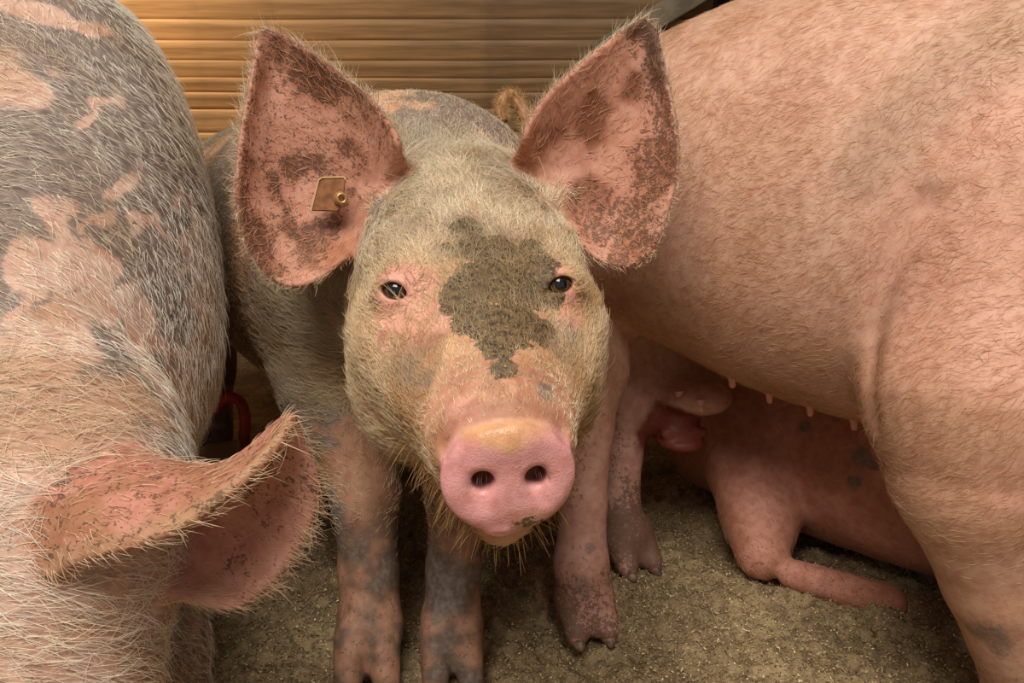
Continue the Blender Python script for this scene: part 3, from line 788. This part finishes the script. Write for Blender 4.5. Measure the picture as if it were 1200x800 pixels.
def lathe(name, prof, axis, mat, parent, loc, seg=24, mats=None):
    F_, R_, N_ = frame(axis); vs, fs = [], []
    for z, r in prof:
        for j in range(seg):
            a = 2*math.pi*j/seg; vs.append(F_*z + (R_*math.cos(a) + N_*math.sin(a))*r)
    for i in range(len(prof)-1):
        for j in range(seg):
            a = i*seg + j; b = i*seg + (j+1) % seg; fs.append((a, b, b+seg, a+seg))
    o = link(name, raw_mesh(name, np.array(vs), fs, mat), parent); o.location = tuple(map(float, loc)); return o
sp = tR*.0115 - tN*.0045
ax_ = unit(tF + .25*tR)
st = lathe('stud', [(0, .0001), (0, .0075), (.004, .0078), (.005, .0066), (.0115, .0062), (.0125, .0055), (.0125, .0036), (.006, .0034), (.006, .0001)], ax_, M_BRASS, ft, sp)
# --- bristles
CR = 4
m_body = 1 - head
dens = 260000*head*(1 - disc)*(1 - .66*mudw)*(1 - .55*pinkw)
dens = dens*sstep(.42*k, .37*k, hs) + 90000*head*sstep(.37*k, .42*k, hs)*(1 - disc)
dens = dens*(1 - inE) + 45000*inE*(1 - sstep(.1, .35, np.minimum(np.maximum(acA*onA, acB*onB), 1 - np.maximum(acA*onA, acB*onB)))*.6)
dens = dens + 60000*(1 - head)*(1 - onE)*sstep(1.9, 1.2, v[:, 1])*sstep(.15, .3, v[:, 2])
back = np.clip(onE - inE, 0, 1); dens = dens*(1 - back) + 75000*back
for c, look, out in EYES: dens = dens*sstep(.017, .024, np.linalg.norm(v - c, axis=1))
length = .011 + .006*sstep(.12, .02, hs)*head + .004*f1 - .007*sstep(.22*k, .36*k, hs)*head - .004*back - .006*inE - .004*(1 - head)
length = np.maximum(length, .005)
hcol = mixc(np.repeat(STRAW[None], len(v), 0), srgb(196, 164, 120), sstep(.4, .65, f1))
hcol = mixc(hcol, CREAM, sstep(.04, .10, hn)*sstep(.22, .12, hs)*sstep(.25, .5, f2)*.9)
hcol = mixc(hcol, srgb(176, 162, 142), greyw*.5); hcol = mixc(hcol, srgb(120, 100, 70), mudw*.7)
hcol = mixc(hcol, srgb(206, 160, 128), inE*.9)
def head_flow(p, nn):
    r = p - hb; s, a, b = r @ hF, r @ hR, r @ hN
    d = -hF[None]*1.0 + hR[None]*(a*2.2)[:, None] + hN[None]*0.25
    bodyw = sstep(1.0, 1.1, p[:, 1])[:, None]
    d = d*(1 - bodyw) + (np.array([-.5, .8, -.5], np.float32))[None]*bodyw
    for G, c0 in ((EAR_A, EAR_A[0].mean(0)), (EAR_B, EAR_B[0].mean(0))):
        lo = G.reshape(-1, 3).min(0) - .01; hi = G.reshape(-1, 3).max(0) + .01
        m = ((p > lo) & (p < hi)).all(1) & (np.linalg.norm(p - c0, axis=1) > .05)
        mid = G[:, 7].mean(0); out = p - (c0*.7 + mid*.3)
        d[m] = out[m]/np.linalg.norm(out[m], axis=1, keepdims=True)
    for c, look, out in EYES:
        w = np.exp(-(np.linalg.norm(p - c, axis=1)/.03)**2)[:, None]; e = p - c
        d = d*(1 - w) + w*e/(np.linalg.norm(e, axis=1, keepdims=True) + 1e-6)
    return d
fur('fur', pig, v, q, n, dens, length, head_flow, hcol, lift=.36, radius=.00028, seed=3)
# whiskers under the chin and lashes
r_ = np.random.default_rng(12)
pts, cols = [], []
chin = np.nonzero((hs > .30*k) & (hs < .43*k) & (hn < -.035) & (disc < .1))[0]
for i in r_.choice(chin, 420):
    d_ = unit(n[i]*.8 - np.array([0, 0, .5]) + r_.normal(0, .3, 3)); L = r_.uniform(.008, .03)
    t = np.linspace(0, 1, 5)[:, None]; pts.append(v[i] + d_*L*t - np.array([0, 0, .006])*t*t); cols.append(GOLD*.8)
for c, look, out in EYES:
    eF, eR, eN = frame(look, hN)
    for a in np.linspace(-1.0, 1.0, 26):
        root = c + look*(.0165 - .003*abs(a)) + eR*a*.0125 + eN*(.0085 - .004*a*a)
        t = np.linspace(0, 1, 5)[:, None]; L = r_.uniform(.008, .013)
        d_ = unit(look*.8 + eN*.15 + eR*a*.5 + eR*out*.4); pts.append(root + d_*L*t - eN*.004*t + eN*.004*t*t); cols.append(STRAW*.9)
nst = []
for sgn_ in (-1, 1):
    for _ in range(9):
        a = dc + dR*(sgn_*.0225 + sgn_*r_.uniform(-.006, .012)) + dN*(.002 + r_.uniform(.002, .007)) - dF*.002
        t = np.linspace(0, 1, 5)[:, None]; pts.append(a + (dF*.9 - dN*.5 + dR*sgn_*.2)*.008*t - dN*.003*t*t); cols.append(srgb(120, 90, 84))
curves('whisker', pig, np.array(pts, np.float32), np.array(cols), np.full(len(pts), .0003))

# ================================================================== PIG WITH LOWERED HEAD, GREY PATCHES
lf = Field()
lfr = frame((-0.57, 0.82, 0))
lf.add(sweep((-0.588, 0.80, 0), lfr, [(-.26, 0, .48, .06, .08, .08), (-.20, 0, .50, .15, .17, .16), (-.10, 0, .53, .225, .26, .23), (.02, 0, .555, .258, .345, .265), (.2, 0, .57, .275, .365, .29), (.5, 0, .57, .28, .35, .3),
       (.8, 0, .57, .255, .29, .26), (1.0, 0, .58, .19, .21, .2), (1.1, 0, .58, .05, .06, .06)], e=2.9), 0.05)
lhb = np.array([-.405, .56, .385], np.float32); lsn = np.array([-.37, .33, .12], np.float32)
lf.add(rcone((-.58, .80, .52), lhb, .20, .120), 0.08)
chain(lf, [(lhb, .120), (lhb*.55 + lsn*.45, .105), (lhb*.2 + lsn*.8, .062), (lsn, .055)], 0.05)
lf.add(ellip(lsn + unit(lsn - lhb)*.05, (.05, .05, .02)), .01)
chain(lf, [((-.50, .84, .42), .085), ((-.42, .78, .27), .050), ((-.39, .74, .15), .04), ((-.385, .72, .05), .04)], 0.04)
chain(lf, [((-.68, .74, .42), .10), ((-.66, .70, .25), .055), ((-.65, .68, .05), .04)], 0.04)
trotter(lf, (-.38, .705, 0), (.2, -1), .04); trotter(lf, (-.65, .665, 0), (.2, -1), .04)
chain(lf, [((-1.02, 1.56, .42), .12), ((-.97, 1.62, .24), .055), ((-.96, 1.58, .04), .042)], 0.05)
chain(lf, [((-1.28, 1.42, .42), .12), ((-1.30, 1.48, .24), .055), ((-1.29, 1.44, .04), .042)], 0.05)
# folded ear: a roof with a rolled near edge and a hanging far wall
rows = []  # per station: near edge, roof crest, back fold, wall, lower edge
ctl = [
    [(66, 668, .500), (30, 590, .520), (75, 548, .580), (120, 590, .615), (150, 650, .600), (160, 690, .575)],
    [(110, 648, .490), (90, 585, .510), (112, 537, .572), (165, 590, .612), (185, 655, .600), (196, 694, .580)],
    [(165, 634, .488), (150, 575, .512), (162, 536, .570), (205, 590, .607), (225, 655, .598), (236, 702, .580)],
    [(220, 611, .492), (208, 572, .515), (216, 548, .565), (245, 595, .598), (262, 655, .594), (272, 708, .580)],
    [(268, 576, .500), (260, 558, .520), (262, 550, .558), (285, 590, .588), (302, 640, .588), (314, 680, .580)],
    [(305, 542, .510), (300, 535, .525), (298, 527, .552), (318, 565, .576), (335, 600, .580), (348, 636, .578)],
    [(330, 512, .522), (327, 508, .532), (326, 500, .548), (340, 530, .564), (352, 556, .570), (366, 592, .574)],
    [(341, 491, .535), (341, 490, .54), (342, 490, .545), (347, 505, .555), (355, 525, .562), (366, 552, .568)]]
G3 = np.array([[P(*c) for c in row] for row in ctl])
def dens_grid(G, m, n):
    a = np.stack([spline(G[:, j], m) for j in range(G.shape[1])], 1)
    return np.stack([spline(a[i], n) for i in range(m)], 0).astype(np.float32)
EAR_L = dens_grid(G3, 30, 24)
lf.add(rcone(lhb + np.array([.02, .03, .06]), P(95, 620, .575), .085, .06), 0.05)
lf.add(sheet_field(EAR_L, .0044), .014)
X = axis_nodes(-1.58, -0.10, [(-.42, -.14, .0034), (-.72, -.3, .0065)], .016)
Y = axis_nodes(0.18, 2.0, [(.40, .62, .0034), (.6, 1.0, .0065)], .018)
Z = axis_nodes(-0.03, 0.95, [(.30, .56, .0034), (.4, .95, .0065)], .012)
v, q = mesh_field(lf, X, Y, Z); n = vnormals(v, q)
f1 = fbm(v, 16, 21); f2 = fbm(v, 48, 22); f3 = fbm(v, 7, 24)
onL, inL, acL, alL = sheet_mask(v, n, EAR_L, .014, CAMP)
w8 = v.copy(); w8[:, 2] *= .45; w8 += 0.05*np.stack([f2, f1, f3], 1)
pat = fbm(w8, 13, 31, 3)
def at(px, py): return hit(lf, px, py, .35, 1.6)[1]
greyw = np.clip(.5 + 3.2*(pat - .42), 0, 1)*(1 - onL)
pk = np.zeros(len(v), np.float32)
for px, py, rr in ((50, 285, (.011, .04, .040)), (62, 320, (.013, .04, .040)), (108, 320, (.013, .04, .050)), (95, 370, (.014, .05, .030)), (70, 400, (.014, .05, .016)), (120, 270, (.006, .04, .026)), (165, 380, (.010, .04, .040)), (178, 420, (.010, .04, .045)), (40, 350, (.007, .04, .030)), (30, 400, (.008, .04, .035)),
                   (45, 455, (.010, .04, .045)), (70, 505, (.022, .05, .012)), (30, 490, (.008, .05, .02)), (120, 505, (.026, .05, .010)), (205, 470, (.014, .05, .05)), (150, 470, (.016, .04, .04)), (252, 400, (.022, .06, .12)), (225, 500, (.03, .06, .07)), (240, 300, (.010, .05, .05)), (15, 100, (.016, .04, .022)), (140, 200, (.007, .04, .020)), (115, 130, (.006, .04, .02)), (90, 30, (.025, .05, .010)), (50, 15, (.03, .05, .010)), (180, 250, (.005, .04, .03))):
    p0 = at(px, py)
    if p0 is not None: pk = np.maximum(pk, soft_spot(v, p0, rr, f2*.6 + f1*.4, .7, .05))
greyw = np.clip(greyw + (.2 + .35*sstep(.40, .50, v[:, 2]))*sstep(.27, .36, v[:, 2])*(1 - onL), 0, 1)*(1 - pk)
hw = sstep(.62, .52, v[:, 1])
greyw *= 1 - .6*hw; greyw = np.clip(greyw*.95, 0, 1)*(1 - onL)
col = mixc(np.repeat(srgb(208, 172, 152)[None], len(v), 0), srgb(188, 148, 122), sstep(.4, .62, f1))
rim = onL*sstep(.10, .0, acL)
col = mixc(col, srgb(220, 150, 128), onL*.9)
col = mixc(col, srgb(182, 128, 92), np.clip(onL*sstep(.36, .58, f2)*sstep(.5, .2, acL), 0, 1)*.85)
col = mixc(col, srgb(222, 168, 148), onL*sstep(.5, .62, acL)*.9)
col = mixc(col, srgb(200, 158, 122), rim*.8)
edge_ = at(215, 190)
speck = onL*(.62 + .35*sstep(.45, .65, f1) - .30*sstep(.5, .6, acL)) + .35*soft_spot(v, edge_, (.05, .2, .12), f1, .5) + (1 - onL)*(.22 + .3*sstep(.5, .7, f3)*greyw) + .5*sstep(.3, .1, v[:, 2])
lpig = finish_pig('pig', v, q, col, speck, np.zeros(len(v)), greyw, None, onL)
tag(lpig, 'grey and pink patched pig with lowered head and sideways folded ear', 'pig', 'pigs in the barn')
vis = sstep(1.5, 1.1, v[:, 1])
dens = 46000*vis*(1 - onL) + 16000*hw*(1 - onL) + onL*(26000 + 110000*np.maximum(sstep(.93, .99, acL), .4*sstep(.04, .0, acL)))
length = .013 + .006*f1 + .007*hw - onL*.0105 + onL*.002*sstep(.94, .99, acL); length = np.maximum(length, .005)
hcol = mixc(np.repeat(srgb(248, 238, 222)[None], len(v), 0), srgb(226, 204, 174), sstep(.4, .65, f1))
hcol = mixc(hcol, srgb(214, 202, 186), greyw*.35); hcol = mixc(hcol, srgb(214, 178, 140), onL*.8)
cE = EAR_L[0].mean(0)
def left_flow(p, nn):
    d = np.repeat(np.array([[.35, .25, -.75]], np.float32), len(p), 0)
    h = sstep(.66, .5, p[:, 1])[:, None]
    d = d*(1 - h) + h*np.array([[.45, .35, -.35]], np.float32)
    d = d + 1.1*(np.stack([vnoise(p, 6, 41), vnoise(p, 6, 42), vnoise(p, 6, 43)], 1) - .5)
    lo = EAR_L.reshape(-1, 3).min(0) - .01; hi = EAR_L.reshape(-1, 3).max(0) + .01
    m = ((p > lo) & (p < hi)).all(1) & (p[:, 0] > cE[0] + .03)
    d[m] = np.array([.85, .1, -.25], np.float32)
    return d
fur('fur', lpig, v, q, n, dens, length, left_flow, hcol, lift=.30, radius=.00023, curl=.22, jitter=.22, seed=5)

# ================================================================== BIG PINK PIG STANDING SIDE-ON
rf = Field()
rO = np.array([.66, .92, 0], np.float32); rfr = frame((-.76, .65, 0))
rf.add(sweep(rO, rfr, [(-.50, 0, .60, .10, .14, .14), (-.40, 0, .61, .19, .22, .22), (-.25, 0, .625, .245, .28, .27), (-.1, 0, .63, .265, .290, .312), (.1, 0, .63, .275, .295, .31), (.3, 0, .625, .272, .30, .285),
       (.45, 0, .61, .262, .285, .225), (.56, 0, .60, .24, .255, .18), (.66, -.01, .59, .185, .20, .16), (.74, -.01, .585, .12, .13, .12), (.78, 0, .58, .03, .03, .03)]), 0.05)
def ro(s, r, z): return rO + rfr[0]*s + rfr[1]*r + np.array([0, 0, z], np.float32)
# neck and head beyond the frame
chain(rf, [(ro(-.38, 0, .60), .19), (ro(-.62, 0, .56), .14), (ro(-.82, 0, .46), .07), (ro(-.86, 0, .44), .06)], .06)
# near foreleg and shoulder
chain(rf, [(P(1200, 300, .83), .150), (P(1150, 470, .80), .112), (P(1142, 560, .80), .082), (P(1172, 680, .83), .058), (P(1205, 800, .87), .046), ((.665, .80, .05), .045), ((.67, .79, .03), .04)], .035)
rf.add(rcone(P(1250, 420, .84), P(1215, 560, .84), .12, .07), .05)
trotter(rf, (.675, .78, 0), (.76, -.65), .042)
chain(rf, [((.82, .92, .5), .11), ((.795, .89, .3), .052), ((.79, .88, .05), .040)], .05)
trotter(rf, (.795, .87, 0), (.76, -.65), .042)
# hind legs
RH = []
chain(rf, [(P(692, 355, 1.26), .080), (P(690, 430, 1.165), .055), (P(690, 500, 1.13), .037), (P(683, 590, 1.105), .034), (P(681, 660, 1.095), .039), ((.106, .985, .05), .041), ((.108, .975, .03), .034)], .04)
chain(rf, [(P(742, 400, 1.34), .085), (P(738, 460, 1.31), .052), (P(729, 530, 1.29), .034), (P(727, 600, 1.28), .034), ((.197, 1.172, .06), .042), ((.20, 1.165, .03), .036)], .04)
trotter(rf, (.108, .985, 0), (.22, -1), .038, hoof=RH); trotter(rf, (.20, 1.17, 0), (.45, -1), .040, hoof=RH)
# sagging udder
rf.add(ellip(P(815, 462, 1.26), (.06, .07, .03)), .03)
rf.add(ellip(P(790, 432, 1.36), (.085, .08, .06)), .04)
ud = P(797, 506, 1.27)
rf.add(ellip(ud + np.array([-.004, .02, .012]), (.042, .045, .034)), .025); rf.add(ellip(ud + np.array([.0, .0, -.014]), (.042, .044, .016)), .004)
rf.add(rcone(ud + np.array([-.028, -.02, .004]), ud + np.array([.036, -.015, .006]), .011, .008), .004)
cr = [hit(rf, a_, b_, .4, 1.3)[1] for a_, b_ in ((1085, 235), (1058, 275), (1036, 330), (1022, 390), (1017, 440), (1020, 490))]
rf.sub(polyline(spline(cr, 24), .003), .03)
X = axis_nodes(-0.02, 1.55, [(.03, .62, .0058)], .02)
Y = axis_nodes(0.25, 1.62, [(.64, 1.25, .0058)], .02)
Z = axis_nodes(-0.03, 1.0, [(0.0, .95, .0058)], .014)
v, q = mesh_field(rf, X, Y, Z); v = relax(v, q, 1, .3); n = vnormals(v, q)
f1 = fbm(v, 14, 51); f2 = fbm(v, 45, 52); f3 = fbm(v, 5, 54)
def at(px, py): return hit(rf, px, py, .35, 1.8)[1]
col = mixc(np.repeat(srgb(214, 172, 148)[None], len(v), 0), srgb(202, 156, 128), sstep(.36, .64, f3*.5 + f1*.5))
pk = np.zeros(len(v), np.float32)
for px, py, r in ((1120, 320, .09), (1060, 400, .05), (1180, 570, .03), (1150, 130, .06), (1185, 420, .05)): pk = np.maximum(pk, .8*soft_spot(v, at(px, py), r, f1, .3))
col = mixc(col, srgb(224, 166, 146), pk*.6)
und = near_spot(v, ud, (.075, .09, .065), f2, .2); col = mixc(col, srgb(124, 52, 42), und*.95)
gr = np.zeros(len(v), np.float32)
for px, py, r in ((1180, 45, .05), (1130, 75, .045), (1080, 120, .04), (1040, 160, .035), (1010, 200, .025)): gr = np.maximum(gr, .8*soft_spot(v, at(px, py), r, f1, .4))
col = mixc(col, srgb(160, 130, 100), gr*.5)
gr2 = soft_spot(v, at(1160, 745), .032, f2, .6)
feet = sstep(.2, .06, v[:, 2]); col = mixc(col, srgb(150, 112, 90), feet*.5)
legs = sstep(.36, .28, v[:, 2])*(v[:, 0] < .4)*(1 - und); col = mixc(col, srgb(198, 146, 132), legs*.6)
for px, py, r in ((655, 612, .014), (690, 640, .010), (672, 640, .007), (684, 690, .02), (735, 575, .008), (745, 620, .010), (720, 600, .008)):
    gr2 = np.maximum(gr2, soft_spot(v, at(px, py), r, f2, .9))
speck = .17 + .12*f3 + .45*legs*sstep(.35, .65, f1) + .5*feet + .12*gr
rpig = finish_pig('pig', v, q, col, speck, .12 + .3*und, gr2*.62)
tag(rpig, 'large plain pink pig standing side-on with teats along its belly', 'pig', 'pigs in the barn')
hooves(rpig, RH)
dens = 95000*sstep(.25, .4, v[:, 2])*(n @ rfr[1] > -.3)
length = .009 + .005*f1
hcol = mixc(np.repeat(srgb(228, 190, 156)[None], len(v), 0), srgb(204, 162, 124), sstep(.35, .65, f1)); hcol = mixc(hcol, srgb(150, 122, 90), gr*.7)
def right_flow(p, nn):
    d = np.repeat(np.array([[-.70, .45, -.55]], np.float32), len(p), 0)
    return d + 1.0*(np.stack([vnoise(p, 7, 61), vnoise(p, 7, 62), vnoise(p, 7, 63)], 1) - .5)
fur('fur', rpig, v, q, n, dens, length, right_flow, hcol, lift=.20, radius=.00016, seed=9, clump=.35)
def teat(p, parent, r=.0065, L=.016):
    lathe('teat', [(-.006, r*1.5), (0, r*1.25), (L*.3, r), (L*.75, r*.9), (L*.95, r*.62), (L, r*.2), (L, .0001)], (0.1, -.15, -1), M_TEAT, parent, p, 14)
for px, py in ((797, 452), (822, 462), (859, 472), (903, 478), (951, 487), (1003, 499)):
    dd = hp_ = None
    for yy in range(py + 12, py - 40, -2):
        dd, hp_ = hit(rf, px, yy, .5, 1.35)
        if dd: break
    if dd: teat(hp_ + np.array([0, .006, .001]), rpig, .0055 if px < 900 else .005)
# curly tail
tp = [P(632, 168, 1.40), P(622, 150, 1.41), P(612, 128, 1.405), P(600, 112, 1.40), P(590, 116, 1.39), P(586, 130, 1.385), P(590, 142, 1.38)]
S = spline(np.array(tp), 40); vs, fs = [], []
for i, p_ in enumerate(S):
    t_ = unit(S[min(i+1, 39)] - S[max(i-1, 0)]); F_, R_, N_ = frame(t_, (0.3, 1, 0.1)); r = .016*(1 - .5*i/39)
    for j in range(12):
        a = 2*math.pi*j/12; vs.append(p_ + (R_*math.cos(a) + N_*math.sin(a))*r)
for i in range(39):
    for j in range(12): a = i*12 + j; b = i*12 + (j+1) % 12; fs.append((a, b, b+12, a+12))
fs.append(tuple(range(12))[::-1]); fs.append(tuple(39*12 + j for j in range(12)))
vs = np.array(vs, np.float32)
tl = link('tail', raw_mesh('tail', vs, fs, M_SKIN, True, {'col': np.repeat(srgb(190, 148, 104)[None], len(vs), 0), 'speck': np.full(len(vs), .3), 'wet': np.zeros(len(vs)), 'grey': np.zeros(len(vs)), 'mud': np.zeros(len(vs))}), rpig); tag(tl, 'thin curly hairy tail')
pts = []
for _ in range(1800):
    i = r_.integers(2, 38); j = r_.integers(0, 12); p_ = vs[i*12 + j]; d_ = unit(p_ - S[i] + .010*unit(S[i+1] - S[i]) + r_.normal(0, .006, 3)); L = r_.uniform(.006, .016)
    t = np.linspace(0, 1, 4)[:, None]; pts.append(p_ + d_*L*t)
curves('tail_hair', tl, np.array(pts, np.float32), np.repeat(srgb(214, 176, 120)[None], len(pts), 0), np.full(len(pts), .0003))

# ================================================================== PIG LYING DOWN
yf = Field()
yO = np.array([.66, 1.29, 0], np.float32); yfr = frame((.66, -.75, 0))
yf.add(sweep(yO, yfr, [(-.42, 0, .15, .03, .03, .03), (-.36, 0, .15, .12, .12, .14), (-.22, 0, .165, .19, .18, .165), (0, 0, .17, .215, .21, .17), (.22, .03, .17, .205, .20, .17), (.40, .13, .16, .17, .17, .16), (.50, .19, .15, .12, .12, .14), (.64, .26, .12, .08, .09, .11), (.70, .28, .1, .05, .06, .06)], e=2.4), .05)
# folded leg lying along the belly
chain(yf, [(P(880, 545, 1.36), .085), (P(890, 605, 1.29), .062), (P(893, 646, 1.25), .046)], .025)
chain(yf, [(P(928, 672, 1.215), .024), (P(955, 680, 1.21), .026), (P(1040, 706, 1.20), .030)], .004, .006)
X = axis_nodes(.15, 1.45, [(.3, .75, .006)], .016); Y = axis_nodes(.55, 1.85, [(1.0, 1.4, .006)], .016); Z = axis_nodes(-.04, .45, [], .006)
v, q = mesh_field(yf, X, Y, Z); n = vnormals(v, q)
f1 = fbm(v, 15, 71); f2 = fbm(v, 50, 72)
col = mixc(np.repeat(srgb(206, 146, 124)[None], len(v), 0), srgb(184, 124, 98), sstep(.36, .64, f1))
def at(px, py): return hit(yf, px, py, .8, 2.0)[1]
gr = np.zeros(len(v), np.float32)
for px, py, r in ((1009, 535, .018), (1003, 562, .013), (1022, 545, .011), (944, 500, .014)):
    p0 = at(px, py)
    if p0 is not None: gr = np.maximum(gr, soft_spot(v, p0, r, f2, .5))
ypig = finish_pig('pig', v, q, col, .18 + .35*sstep(.16, .04, v[:, 2]), np.zeros(len(v)), gr*.8)
tag(ypig, 'pink pig lying on the bedding beyond the belly of the standing pig', 'pig', 'pigs in the barn')
dens = 26000*(v[:, 1] < 1.6)*np.ones(len(v)); 
fur('fur', ypig, v, q, n, dens, .009 + .004*f1, flow((.5, -.5, -.5)), np.repeat(srgb(196, 146, 112)[None], len(v), 0), lift=.25, radius=.0002, seed=15)
